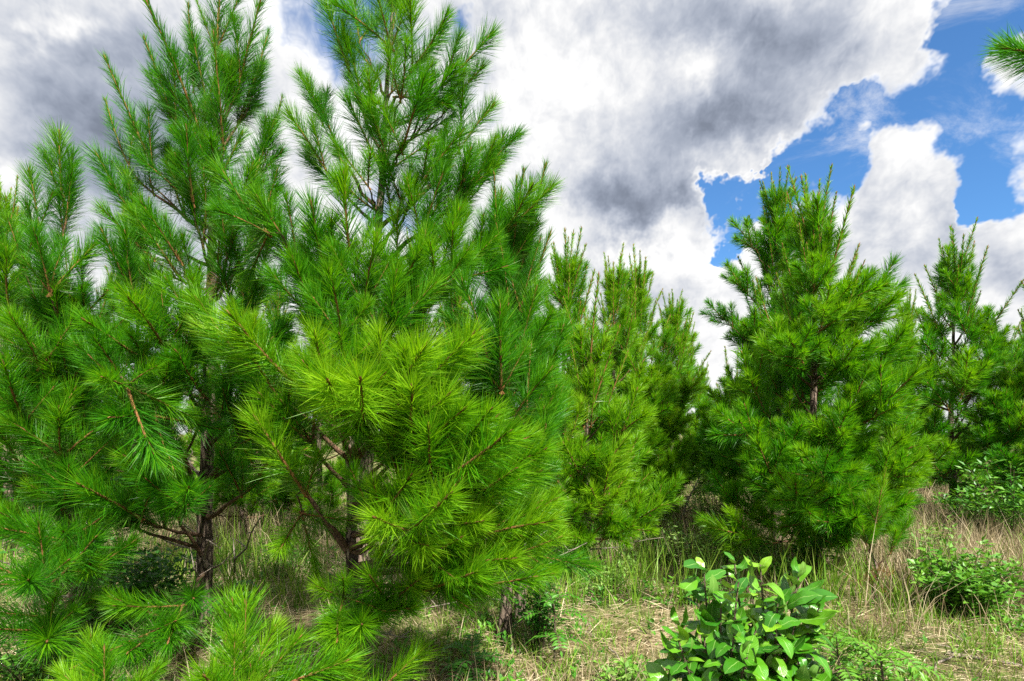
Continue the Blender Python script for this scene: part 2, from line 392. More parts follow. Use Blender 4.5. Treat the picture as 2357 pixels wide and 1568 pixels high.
def spray_mesh(seed):
    """a forked branchlet of five plumes in one mesh, for trees farther off"""
    r = random.Random(seed); parts = []; src = SHOOTS['tip', True]
    spec = [(Vector((0, 0, 0.10)), Vector((0, 0, 1)), 1.0)]
    for k in range(4):
        a = k * 1.571 + r.uniform(-0.4, 0.4); h = (0.0, 0.02, 0.1, 0.12)[k]
        spec.append((Vector((0, 0, h)), Vector((math.cos(a) * 0.62, math.sin(a) * 0.62, 1)).normalized(), r.uniform(0.7, 0.95)))
    Vs, F3s, F4s, Ts, M3, M4 = [], [], [], [], [], []; off = 0
    for p, d, sc in spec:
        me = r.choice(src); n = len(me.vertices); co = np.empty(n * 3, np.float32); me.vertices.foreach_get('co', co); co = co.reshape(-1, 3)
        M = Matrix.LocRotScale(p, d.to_track_quat('Z', 'Y') @ Quaternion((0, 0, 1), r.uniform(0, 6.28)), Vector((sc, sc, sc)))
        A = np.array(M); Vs.append(co @ A[:3, :3].T + A[:3, 3])
        tt = np.empty(n, np.float32); me.attributes['tint'].data.foreach_get('value', tt); Ts.append(np.clip(tt + r.uniform(-.1, .1), 0, 1))
        for f in me.polygons:
            v = [i + off for i in f.vertices]
            (F4s if len(v) == 4 else F3s).append(v); (M4 if len(v) == 4 else M3).append(f.material_index)
        off += n
    me = quads_mesh('needle_spray', np.concatenate(Vs), np.array(F3s), np.array(F4s), np.concatenate(Ts), [M_NEEDLE, M_TWIG, M_OLD])
    me.polygons.foreach_set('material_index', np.array(M4 + M3, np.int32)); return me
SHOOTS = {}
for fi, far in enumerate((False, True)):
    for kind in ('tip', 'axis', 'candle', 'puff', 'dead'):
        SHOOTS[kind, far] = [shoot_mesh(kind, 100 * fi + 11 * len(kind) + s, far) for s in range(5 if kind in ('tip', 'axis') else 3)]

SHOOTS['spray', True] = [spray_mesh(900 + i) for i in range(5)]; SHOOTS['spray', False] = SHOOTS['tip', False]
UP = Vector((0, 0, 1))
class Pine:
    def __init__(s, label, x, y, height, r0, lean=(0, 0), seed=1, far=False, hue=0.0, scale=1.0, group=None, bends=0.02, cat='pine tree', name='pine_tree', bare=0.0):
        s.r = random.Random(seed); s.far = far; s.hue = hue; s.sc = scale; s.h = height
        s.root = thing(name, label, cat, (x, y, gzf(x, y) - 0.03), group)
        s.ns = 0
        n = 14; s.tp = []; wob = Vector((0, 0, 0))
        for i in range(n + 1):
            f = i / n
            wob = wob + Vector((s.r.uniform(-1, 1), s.r.uniform(-1, 1), 0)) * bends
            s.tp.append(Vector((lean[0] * f ** 1.3, lean[1] * f ** 1.3, f * height * 0.93)) + wob)
        s.tr = [r0 * (1.12 if i == 0 else 1) * (1 - 0.90 * (i / n) ** 0.9) + 0.006 for i in range(n + 1)]
        mb = MB(); fine = []; fr = []
        for i in range(n):
            for k in range(3):
                fine.append(s.tp[i].lerp(s.tp[i + 1], k / 3)); fr.append(s.tr[i] + (s.tr[i + 1] - s.tr[i]) * k / 3)
        fine.append(s.tp[-1]); fr.append(s.tr[-1])
        mb.tube(fine, fr, 8 if far else 12, rough=0.10)
        s.trunk = mb.build('trunk', [M_BARK], s.root)
    def pos(s, z):
        f = min(max(z / (s.h * 0.93), 0), 0.999) * (len(s.tp) - 1); i = int(f)
        return s.tp[i].lerp(s.tp[i + 1], f - i)
    def rad(s, z):
        f = min(max(z / (s.h * 0.93), 0), 0.999) * (len(s.tp) - 1); i = int(f)
        return s.tr[i] + (s.tr[i + 1] - s.tr[i]) * (f - i)
    def shoot(s, parent, p, d, kind='tip', sc=1.0, old=0.0):
        if s.ns >= 300: s.ns += 1; return
        s.ns += 1
        o = bpy.data.objects.new('needle_shoot', s.r.choice(SHOOTS[kind, s.far])); COL.objects.link(o); o.parent = parent
        q = d.to_track_quat('Z', 'Y') @ Quaternion((0, 0, 1), s.r.uniform(0, 6.28))
        o.matrix_local = Matrix.LocRotScale(p, q, Vector((1, 1, 1)) * sc * s.sc * s.r.uniform(0.74, 1.16))
        c = min(max(1.06 + s.hue + old, 0), 2); o.color = (c, c, c, 1)  # per-tree offset paints sunlit lime and shaded emerald into the needle colour
    def foliate(s, br, mb, pts, rads, dens=1.0, leafy_from=0.35, spread=1.0, upness=0.45, tipkind='tip'):
        seg = [0.0]
        for a, b in zip(pts, pts[1:]): seg.append(seg[-1] + (b - a).length)
        L = seg[-1]; r = s.r
        def atd(dist):
            dist = min(max(dist, 0), L - 1e-4)
            for i in range(len(pts) - 1):
                if seg[i + 1] >= dist:
                    f = (dist - seg[i]) / max(seg[i + 1] - seg[i], 1e-6)
                    return pts[i].lerp(pts[i + 1], f), (pts[i + 1] - pts[i]).normalized()
            return pts[-1], (pts[-1] - pts[-2]).normalized()
        S = s.sc
        p, d = atd(L); d = (d + UP * 0.25 * upness).normalized()
        s.shoot(br, p, d, 'spray' if s.far and tipkind == 'tip' else tipkind, r.uniform(0.95, 1.2))
        # needles along the axis behind the tip
        back = 0.34 * S
        nax = 1 if L < 0.7 else 2
        for k in range(nax):
            q, dq = atd(L - back * (k + 1))
            if L - back * (k + 1) > leafy_from * L * 0.8: s.shoot(br, q, dq, 'axis' if k else 'tip', 1.0, -0.10 * (k + 1))
        # side shoots at yearly nodes
        dist = 0.05 * S; gap = (0.42 if s.far else 0.30) * S
        k = 0
        while dist < L * (1 - leafy_from):
            q, dq = atd(L - dist)
            lat = dq.cross(UP)
            if lat.length < 0.2: lat = Vector((math.cos(k * 2.1), math.sin(k * 2.1), 0))
            lat.normalize(); upv = lat.cross(dq).normalized()
            nn = 2 if r.random() < 0.75 else 3
            if dens < 1 and r.random() > dens: nn -= 1
            if dens > 1 and r.random() < dens - 1: nn += 1
            a0 = r.uniform(-0.4, 0.4)
            for m in range(nn):
                sg = 1 if (m % 2 == 0) else -1
                sd_ = lat * sg if m < 2 else upv * r.choice((1, 1, -0.5))
                sd_ = (sd_ + upv * (a0 * sg + r.uniform(-0.1, 0.5))).normalized()
                dd = (dq * r.uniform(0.6, 0.95) + sd_ * r.uniform(0.6, 0.95) * spread + UP * upness * r.uniform(0.4, 1.1)).normalized()
                tl = min(0.06 + 0.34 * max(dist - 0.1, 0), 0.5) * S * r.uniform(0.6, 1.15)
                if tl > 0.12:
                    e = q + dd * tl
                    dd2 = (dd + UP * upness * 0.4).normalized()
                    mb.tube([q, q.lerp(e, 0.5) - UP * 0.01, e], [0.011 * S, 0.009 * S, 0.006 * S], 5)
                    s.shoot(br, e - dd * 0.05, dd2, 'spray' if s.far else 'tip', r.uniform(0.85, 1.1))
                    if tl > 0.25 and r.random() < 0.75:
                        s.shoot(br, q.lerp(e, 0.55), (dd + sd_ * r.uniform(-0.6, 0.6) + UP * 0.3).normalized(), 'tip', r.uniform(0.7, 0.9), -0.05)
                else:
                    s.shoot(br, q, dd, 'tip', r.uniform(0.8, 1.08))
                if dist > 0.55 and r.random() < 0.10: s.shoot(br, q, (dd - UP * 0.5).normalized(), 'dead', r.uniform(0.6, 0.9))
            dist += gap * r.uniform(0.8, 1.25) * (1 + 0.35 * k); k += 1
    def branch(s, pts, r0, **kw):
        """woody limb through pts (tree space) with its shoots"""
        mb = MB(); n = len(pts)
        rr = [max(r0 * (1 - 0.82 * i / (n - 1)), 0.005) for i in range(n)]
        mb.tube(pts, rr, 6 if s.far else 7, rough=0.06)
        br = link('branch', None if False else bpy.data.meshes.new('branch'), s.root)
        s.foliate(br, mb, pts, rr, **kw)
        old = br.data; br.data = mb.mesh('branch', [M_BRANCH]); bpy.data.meshes.remove(old)
        return br
    def auto(s, z, az, L, e0, e1, **kw):
        n = 8; p = s.pos(z).copy(); pts = [p.copy()]; r = s.r; L = max(L - 0.22 * s.sc, 0.2)
        for i in range(n):
            f = (i + 0.5) / n
            e = R(e0 + (e1 - e0) * f ** 1.2 + r.uniform(-5, 5)); a = az + R(r.uniform(-7, 7))
            p = p + Vector((math.cos(a) * math.cos(e), math.sin(a) * math.cos(e), math.sin(e))) * (L / n)
            pts.append(p.copy())
        return s.branch(pts, min(0.010 + 0.010 * L, s.rad(z) * 0.6), **kw)
    def to(s, z, px, py, Y, sag=0.10, via=None, r0=None, **kw):
        """a limb from the trunk at height z to the photo point (px, py) at depth Y"""
        e = at(px, py, Y) - s.root.location; p0 = s.pos(z); d = e - p0
        back = min(0.36 * s.sc, d.length * 0.6); e = e - (d.normalized() * 0.8 + UP * 0.35 * kw.get('upness', 0.45) / 0.45).normalized() * back; d = e - p0
        c = p0 + d * 0.55 - UP * sag * d.length
        if via: c = (at(*via) - s.root.location) * 2 - (p0 + e) * 0.5
        n = 8; pts = []
        for i in range(n + 1):
            f = i / n; q = p0 * (1 - f) ** 2 + c * 2 * f * (1 - f) + e * f * f
            if 0 < i < n: q = q + Vector((s.r.uniform(-1, 1), s.r.uniform(-1, 1), s.r.uniform(-1, 1))) * 0.018
            pts.append(q)
        return s.branch(pts, r0 or min(0.010 + 0.010 * d.length, s.rad(z) * 0.7), **kw)
    def crown(s, z0, z1, lmax, nper=4, gap=0.42, dens=1.0, low=55, skip=None, prof=0.75, top=24, leafy_from=0.35):
        z = z1; a = s.r.uniform(0, 6.28)
        while z > z0:
            f = (z - z0) / max(s.h - z0, 0.1)
            for k in range(nper):
                az = a + k * 2 * math.pi / nper + s.r.uniform(-0.35, 0.35)
                if skip and skip(az % (2 * math.pi), z): continue
                L = max(lmax * (1 - f) ** prof * s.r.uniform(0.78, 1.12), 0.34)
                inc = low + (top - low) * f            # from the vertical
                s.auto(z + s.r.uniform(-0.06, 0.06), az, L, 90 - inc - 8, 90 - inc * 0.5, dens=dens, leafy_from=leafy_from, tipkind='candle' if f > (0.45 if s.far else 0.6) else 'tip', upness=0.35 + 0.5 * f)
            z -= gap * s.r.uniform(0.85, 1.2) * (1 - 0.3 * f); a += 0.9
    def leader(s, n=4, L=0.5, kind='candle'):
        p = s.tp[-1]; d = (s.tp[-1] - s.tp[-2]).normalized()
        s.shoot(s.trunk, p - d * 0.05, d, kind, 1.15)
        s.shoot(s.trunk, p - d * 0.45, d, 'axis', 0.95)
        for k in range(n):
            a = k * 2 * math.pi / n + s.r.uniform(-0.4, 0.4)
            dd = (d + Vector((math.cos(a), math.sin(a), 0)) * (0.26 if s.far else 0.38)).normalized()
            s.shoot(s.trunk, p - d * s.r.uniform(0.05, 0.30 if s.far else 0.14), dd, kind, s.r.uniform(0.6, 0.95))
    def dead_twigs(s, n, z0, z1):
        """bare grey stubs and dead limbs low on the trunk"""
        for i in range(n):
            z = s.r.uniform(z0, z1); a = s.r.uniform(0, 6.28); L = s.r.uniform(0.35, 0.9); p = s.pos(z); pts = [p.copy()]
            e = R(s.r.uniform(5, 40))
            for k in range(5):
                e += R(s.r.uniform(-14, 14)); a += R(s.r.uniform(-12, 12))
                p = p + Vector((math.cos(a) * math.cos(e), math.sin(a) * math.cos(e), math.sin(e))) * L / 5; pts.append(p.copy())
            mb = MB(); mb.tube(pts, [0.012 * (1 - 0.16 * q) for q in range(6)], 5, rough=0.1)
            for k in (2, 3, 4):
                d = Vector((s.r.uniform(-1, 1), s.r.uniform(-1, 1), s.r.uniform(-0.3, 0.8))).normalized()
                mb.tube([pts[k], pts[k] + d * 0.1, pts[k] + d * 0.1 + Vector((s.r.uniform(-.1, .1), s.r.uniform(-.1, .1), 0.06))], [0.005, 0.004, 0.0015], 4)
            mb.build('dead_branch', [M_DEADW], s.root)

def xy(px, Y): return (px - 1178.5) / FPX * Y, Y

# ------------------------------------------------------------------ the pines
# --- far left pine
x, y = xy(190, 4.7)
t = Pine('dark green pine at the left edge with one tuft standing clear against grey cloud', x, y, 2.95, 0.055, (-0.1, 0), 3, hue=-0.04)
t.to(2.5, 140, 350, 4.6, dens=1.0, leafy_from=0.5, spread=0.6, upness=0.9, sag=0.2); t.to(2.2, 75, 410, 4.6, dens=0.5, leafy_from=0.6, upness=0.8); t.to(1.9, 20, 480, 4.2); t.to(1.9, 95, 540, 4.0); t.to(1.7, -60, 520, 4.0); t.to(1.8, 200, 600, 4.3)
t.to(1.5, 60, 720, 3.7); t.to(1.4, -60, 800, 3.8); t.to(1.3, 150, 760, 3.9); t.to(1.2, 10, 860, 3.6); t.to(1.0, 130, 950, 3.7); t.to(0.9, 20, 1020, 4.0); t.to(0.8, 200, 900, 4.2)
t.to(0.8, 140, 1080, 3.8); t.to(0.7, 150, 1180, 3.6); t.to(0.6, -20, 1150, 4.2)
t.to(0.55, 60, 1290, 2.9, sag=0.05, dens=1.3, leafy_from=0.6); t.to(0.4, 95, 1420, 3.1, sag=0.02, leafy_from=0.6); t.to(0.45, 210, 1260, 3.5, sag=0.02, leafy_from=0.6, dens=0.7)
t.crown(1.0, 2.2, 0.9, 3, 0.5); t.dead_twigs(5, 0.2, 0.9)

# --- left pine with upright leaders
x, y = xy(463, 4.64)
t = Pine('tall pine left of centre with straight bare lower trunk and upright candle tops', x, y, 5.2, 0.064, (0.13, 0.0), 5, bends=0.008, hue=-0.06)
for (z, px, py, Y) in [(4.1, 425, 90, 4.6), (4.1, 575, 70, 4.6), (3.9, 600, 130, 4.9), (3.7, 365, 170, 4.4), (3.4, 300, 260, 4.5), (3.3, 250, 280, 4.7), (3.4, 520, 200, 4.2), (3.2, 640, 260, 4.8),
                       (3.0, 255, 400, 4.5), (2.9, 430, 330, 4.1), (2.6, 380, 470, 4.0), (3.6, 450, 190, 4.3), (2.8, 280, 480, 4.3), (2.7, 560, 380, 3.9), (2.7, 630, 420, 4.6), (2.3, 240, 540, 4.0), 
                       (2.1, 620, 560, 4.3), (1.9, 250, 720, 3.5), (1.8, 340, 690, 3.5), (1.9, 470, 660, 3.5), (1.6, 580, 730, 3.5), (1.5, 640, 760, 3.9),
                       (1.25, 620, 830, 3.7), (1.25, 690, 900, 4.0)]:
    t.to(z, px, py, Y, sag=0.18 if z > 2.5 else 0.1, upness=0.8 if z > 2.2 else 0.4, tipkind='candle' if py < 300 else 'tip', spread=0.45 if z > 2.2 else 0.85, dens=0.6 if z > 2.2 else 0.8, leafy_from=0.22 if z > 2.2 else 0.35)
t.to(0.95, 255, 780, 3.3, via=(310, 920, 3.8), r0=0.024, dens=1.15); t.to(1.0, 330, 860, 3.5, via=(380, 970, 4.0), r0=0.02)
t.to(1.0, 405, 1100, 3.4, sag=0.02, leafy_from=0.7, dens=0.6); t.to(0.95, 640, 1000, 3.6, leafy_from=0.6, dens=0.7); t.to(0.8, 250, 1110, 3.6, leafy_from=0.5); t.to(0.7, 130, 1090, 3.9, leafy_from=0.6); t.to(0.6, 330, 1000, 4.0)
t.to(0.5, 395, 1370, 3.4, sag=-0.05, leafy_from=0.7, dens=0.6); t.to(0.4, 290, 1440, 3.2, sag=-0.02, leafy_from=0.65, dens=0.7)
t.crown(2.9, 4.2, 0.5, 2, 0.7, low=28, dens=0.3); t.leader(3); t.dead_twigs(9, 0.35, 1.4)

# --- tall centre pine
x, y = xy(832, 4.46)
t = Pine('tallest pine in the centre with a crown cut by the top of the picture', x, y, 5.6, 0.06, (0.22, 0.25), 9, bends=0.012, hue=0.0)
for (z, px, py, Y) in [(4.4, 800, -20, 4.6), (4.5, 900, -40, 4.2), (4.3, 1000, 30, 4.3), (4.1, 1090, 90, 4.4), (4.1, 950, 90, 4.0), (3.9, 770, 30, 4.4), (3.9, 1080, 170, 4.7), (3.7, 870, 180, 4.0), (3.7, 960, 220, 3.9),
                       (3.4, 700, 170, 4.5), (3.3, 690, 270, 4.4), (3.4, 830, 300, 3.9), (3.3, 1110, 250, 4.7), (3.1, 1020, 300, 4.2), (3.0, 1170, 300, 4.5), (2.9, 1160, 340, 4.7),
                       (2.7, 1090, 420, 4.5), (2.6, 1190, 470, 4.5), (2.6, 1010, 430, 4.2), (2.4, 1240, 430, 4.2), (2.4, 1110, 540, 4.0), (2.2, 1060, 560, 3.7), (2.2, 940, 560, 3.7)]:
    t.to(z, px, py, Y, sag=0.10, upness=0.45, spread=0.75, dens=0.3 if px < 780 and py < 290 else 0.5)
t.to(1.9, 560, 420, 3.7, via=(690, 610, 3.9), r0=0.022, dens=1.1, leafy_from=0.3); t.to(2.0, 640, 500, 3.9); t.to(2.0, 720, 520, 3.6); t.to(1.9, 800, 470, 3.6)
t.to(1.75, 690, 600, 3.5); t.to(1.7, 840, 560, 3.5); t.to(1.6, 770, 640, 3.2); t.to(1.6, 900, 640, 3.3)
t.crown(2.8, 5.0, 0.6, 2, 0.7, low=36, dens=0.3, skip=lambda a, z: 2.0 < a < 4.4); t.leader(4, kind='tip')

# --- bright front limbs of the short forked pine
x, y = xy(815, 3.75)
t = Pine('short bright pine with a forked reddish stem in front of the tall centre pine', x, y, 2.5, 0.05, (0.0, 0.0), 13, bends=0.012, hue=0.22)
for (z, px, py, Y) in [(1.55, 720, 760, 2.9), (1.5, 780, 830, 2.7), (1.5, 850, 850, 2.6), (1.5, 930, 800, 2.7), (1.5, 1010, 790, 2.8), (1.5, 1060, 800, 2.9), (1.3, 960, 900, 2.7), (1.3, 1030, 920, 2.7),
                       (1.2, 1110, 940, 2.9), (1.2, 1170, 970, 2.9), (1.1, 1080, 1010, 2.7), (1.1, 1215, 1010, 3.1), (1.0, 1160, 1060, 2.9), (0.95, 1000, 1130, 2.5), (0.9, 900, 1090, 2.8), (0.9, 1090, 1130, 2.8),
                       (0.8, 1240, 1130, 3.1), (0.8, 1200, 1150, 3.0), (0.75, 1280, 1210, 3.2), (0.75, 1160, 1220, 2.9), (0.8, 1060, 1200, 2.8), (0.7, 1070, 1290, 2.9), (0.7, 1180, 1290, 3.0), (0.55, 950, 1310, 3.0), (0.5, 830, 1375, 2.9),
                       (0.9, 640, 1000, 3.3), (0.8, 770, 1360, 2.9), (1.6, 600, 740, 3.1), (1.5, 480, 700, 3.2), (1.3, 590, 800, 3.2)]:
    t.to(z, px, py, Y, sag=0.03, dens=0.8, leafy_from=0.58, upness=0.4, tipkind='tip', spread=0.85)
t.to(0.85, 640, 1090, 3.8, via=(700, 1130, 3.8), r0=0.02, leafy_from=0.7)
t.dead_twigs(7, 0.3, 1.2)

# --- two dark pines right of centre
for (px, Y, h, sd_, lab, hue, top) in [(1158, 4.35, 3.05, 17, 'dark green pine behind the bright front limbs, thin black trunk at its foot', -0.1, 0),
                                       (1196, 4.75, 3.0, 19, 'dark pine close behind the thin black trunk, leafy vine at its foot', -0.04, 0)]:
    x, y = xy(px, Y)
    t = Pine(lab, x, y, h, 0.05, (0.0, 0.05), sd_, hue=hue)
    t.leader(3); t.crown(0.9, h * 0.9, 0.80, 4, 0.44, low=52, dens=0.7); t.dead_twigs(5, 0.15, 0.8)
    if sd_ == 17:
        for (z, qx, qy, Q) in [(0.8, 1240, 1020, 4.0), (0.9, 1255, 930, 4.1), (1.0, 1225, 850, 4.1), (0.7, 1260, 1120, 4.0), (0.65, 1270, 1200, 4.0), (1.2, 1150, 760, 3.6), (1.4, 1100, 680, 3.7)]:
            t.to(z, qx, qy, Q)

# --- middle distance, centre gap
MID = [
 (1295, 8.0, 4.2, 23, 'slender pine with a single upright spire right of the dark pines', 0.18, 1.3, 0.055),
 (1412, 9.7, 4.45, 29, 'bright pine in the middle distance with a double candle top', 0.26, 1.6, 0.07),
 (1475, 10.6, 4.75, 31, 'broad bright pine with many candle tips in the centre of the middle clump', 0.24, 1.7, 0.07),
 (1540, 11.5, 4.35, 37, 'bright pine on the right flank of the middle clump beside the open gap', 0.22, 1.5, 0.06),
 (1690, 10.5, 2.6, 67, 'low light pine between the open gap and the right clump', 0.25, 1.1, 0.04),
 (1345, 6.2, 2.7, 53, 'low bright pine tucked between the dark pines and the middle clump', 0.28, 1.15, 0.045),
 (1790, 8.35, 5.35, 41, 'tall dark pine at the back of the right clump, spire on blue sky', 0.02, 1.55, 0.07),
 (1885, 6.55, 4.35, 43, 'bushy pine at the front of the right clump with a vine on its trunk', 0.15, 1.7, 0.065),
 (2195, 9.1, 4.62, 47, 'separate pine at the right with see-through lower limbs and grey trunk', 0.08, 1.75, 0.06),
 (2430, 8.2, 4.0, 59, 'pine cut by the right edge of the picture behind the broadleaf sapling', -0.05, 1.5, 0.06),
]
for (px, Y, h, sd_, lab, hue, lm, r0) in MID:
    lm *= 0.95 if px < 1600 else 0.86; h -= 0.30
    x, y = xy(px, Y)
    t = Pine(lab, x, y, h, r0, (0, 0), sd_, far=True, hue=hue)
    t.leader(4)
    t.crown(0.25 if px not in (2195,) else 0.85, h * 0.92, lm, 4, 0.40, low=86 if px != 1790 else 66, dens=0.9, prof=0.75, top=16)
    if px == 2195:
        for (z, qx, qy, Q) in [(1.1, 2330, 880, 8.7), (0.9, 2300, 960, 8.6), (1.2, 2100, 900, 9.0), (0.8, 2110, 1010, 9.0), (1.5, 2340, 800, 9.3)]: t.to(z, qx, qy, Q, dens=0.6, leafy_from=0.6)
    t.dead_twigs(4, 0.2, 1.0); print('NS', px, t.ns)
    if px == 1885:
        for (z, qx, qy, Q) in [(1.2, 2110, 1000, 6.0), (1.0, 2100, 1060, 5.6), (1.3, 2040, 900, 5.8), (0.9, 2060, 1150, 5.6), (0.8, 1960, 1180, 5.4), (0.8, 1830, 1120, 5.3), (1.2, 1700, 960, 6.0), (1.0, 1900, 1050, 5.2), (2.2, 2030, 640, 6.4), (2.7, 1900, 690, 5.9), (2.3, 1830, 770, 5.8), (3.1, 1870, 600, 6.2), (3.0, 1960, 640, 6.2), (2.2, 1960, 790, 5.8), (0.45, 1700, 1200, 6.1), (0.6, 2060, 1290, 6.0), (0.6, 1800, 1290, 6.2)]:
            t.to(z, qx, qy, Q)
    if px == 1345:
        for (z, qx, qy, Q) in [(0.5, 1290, 1140, 5.7), (0.65, 1400, 1110, 5.6), (0.35, 1350, 1190, 5.7), (0.8, 1330, 1040, 5.6), (0.4, 1430, 1180, 5.9)]: t.to(z, qx, qy, Q)
    if px == 1475:
        for (z, qx, qy, Q) in [(1.0, 1480, 1010, 8.8), (0.8, 1545, 1080, 8.8), (1.3, 1570, 960, 9.5), (0.6, 1480, 1120, 8.6), (1.7, 1590, 880, 10.2), (1.6, 1500, 860, 9.2), (2.2, 1420, 800, 9.6), (2.4, 1540, 760, 10.2)]: t.to(z, qx, qy, Q)
    if px == 1790:
        for (z, qx, qy, Q) in [(1.5, 1650, 1000, 8.0), (2.6, 1650, 700, 8.2), (3.2, 1690, 620, 8.3), (1.0, 1680, 1060, 7.6), (3.8, 1720, 520, 8.3), (3.9, 1850, 500, 8.3)]:
            t.to(z, qx, qy, Q)

# --- a near pine outside the frame whose limb reaches into the top right corner
x, y = xy(2800, 2.9)
t = Pine('pine standing beyond the right edge, one needle tuft reaching into the top corner', x, y, 4.6, 0.06, (0, 0), 61, hue=-0.1)
t.to(3.25, 2352, 88, 2.75, sag=-0.05, leafy_from=0.8, upness=0.0, spread=0.4); t.crown(2.6, 4.2, 0.5, 3, 0.5); t.leader(3)

# --- background pines: two prototypes, then copies
def copy_tree(o, parent=None):
    c = o.copy(); COL.objects.link(c)
    if parent is not None: c.parent = parent
    for ch in list(o.children): copy_tree(ch, c)
    return c
protos = []
for k, (sd_, h, lm) in enumerate([(71, 4.4, 1.4), (73, 3.9, 1.3)]):
    t = Pine('x', 0, 0, h, 0.06, (0, 0), sd_, far=True, hue=0.2)
    t.crown(0.2, h * 0.92, lm, 4, 0.5, low=88, dens=0.7, prof=0.85, top=18); t.leader(3)
    protos.append(t.root); print('NS', t.ns)
BACK = [(300, 8.6, 1.0, 0, "background pine glimpsed left of the middle limbs of the tall left pine"),
        (130, 9.0, 0.95, 1, 'background pine showing in slivers through the left edge pine'),
        (20, 7.6, 0.95, 0, 'background pine half cut by the left border of the picture'),
        (560, 8.4, 0.9, 1, 'background pine low in the gap right of the bare lower trunk'),
        (640, 10.0, 0.95, 0, 'farther background pine between the bare trunk and the bright forked pine'),
        (740, 8.8, 0.9, 1, 'background pine directly behind the left limbs of the bright forked pine'),
        (950, 9.0, 1.0, 0, 'background pine hidden almost wholly behind the tall centre pine'),
        (1040, 8.0, 0.95, 1, 'background pine seen between the tall centre pine and the dark pine'),
        (430, 11.5, 1.0, 0, 'distant background pine behind the upright limbs of the tall left pine'),
        (1575, 14.5, 1.0, 1, 'distant background pine at the left side of the open sky gap'),
        (1616, 26, 0.95, 0, 'smallest and farthest pine, low in the open sky gap'),
        (2080, 12.5, 0.95, 0, 'background pine filling the space between the right clump and the separate right pine'),
        (2310, 12, 0.9, 1, 'background pine just right of the spire of the separate right pine'),
        (2380, 14, 1.0, 0, 'background pine top cut by the right border beside the white cloud')]
used = [False, False]
for i, (px, Y, sc, k, lab) in enumerate(BACK):
    x, y = xy(px, Y)
    if used[k]: o = copy_tree(protos[k])
    else: o = protos[k]; used[k] = True
    o.location = (x, y, gzf(x, y) - 0.03); o.scale = (sc, sc, sc * rnd.uniform(0.95, 1.08)); o.rotation_euler.z = rnd.uniform(0, 6.28)
    tag(o, lab, 'pine tree', 'background pines behind the nearer trees')

# ------------------------------------------------------------------ broad-leaved plants
def leaf_mesh(name, L, W, seed, mat, curl=0.2, fold=0.25, nl=8, tint=None, wave=0.0):
    r = random.Random(seed); vs, fs, uvs = [], [], []
    cols = (-1, -0.5, 0, 0.5, 1)
    for i in range(nl + 1):
        f = i / nl
        w = W * 0.5 * (math.sin(math.pi * min(f * 0.93 + 0.035, 1)) ** 0.62) * (1 - 0.05 * f)
        if i == nl: w = 0.0015
        z0 = curl * L * (f - f * f * 1.6)
        for c in cols:
            zz = z0 + fold * w * abs(c) ** 1.3 - fold * 0.8 * w * abs(c) ** 3 + wave * w * math.sin(f * 14 + c * 2 + seed)
            vs.append(Vector((c * w, f * L * (1 - abs(curl) * 0.15 * f), zz))); uvs.append((0.5 + 0.5 * c, f))
    for i in range(nl):
        for j in range(4):
            a = i * 5 + j; fs.append((a, a + 1, a + 6, a + 5))
    mb = MB(); mb.add(vs, fs, 0, 0.5 if tint is None else tint)
    # leaf stalk
    mb.tube([Vector((0, -0.02, -0.004)), Vector((0, 0.0, 0.0)), Vector((0, L * 0.1, 0.001))], [0.0022, 0.002, 0.001], 4, 1)
    me = mb.mesh(name, [mat, M_STEM])
    uvl = me.uv_layers.new(name='UVMap')
    for p in me.polygons:
        for li in p.loop_indices:
            vi = me.loops[li].vertex_index
            uvl.data[li].uv = uvs[vi] if vi < len(uvs) else (0.5, 0.5)
    return me

def add_leaf(me, parent, p, d, upv, sc=1.0, name='leaf', tint=1.0):
    o = bpy.data.objects.new(name, me); COL.objects.link(o); o.parent = parent
    yv = d.normalized(); xv = yv.cross(upv)
    if xv.length < 1e-3: xv = yv.cross(Vector((1, 0, 0)))
    xv.normalize(); zv = xv.cross(yv)
    m = Matrix((xv, yv, zv)).transposed().to_4x4()
    o.matrix_local = Matrix.Translation(p) @ m @ Matrix.Scale(sc, 4)
    o.color = (tint, tint, tint, 1)
    return o

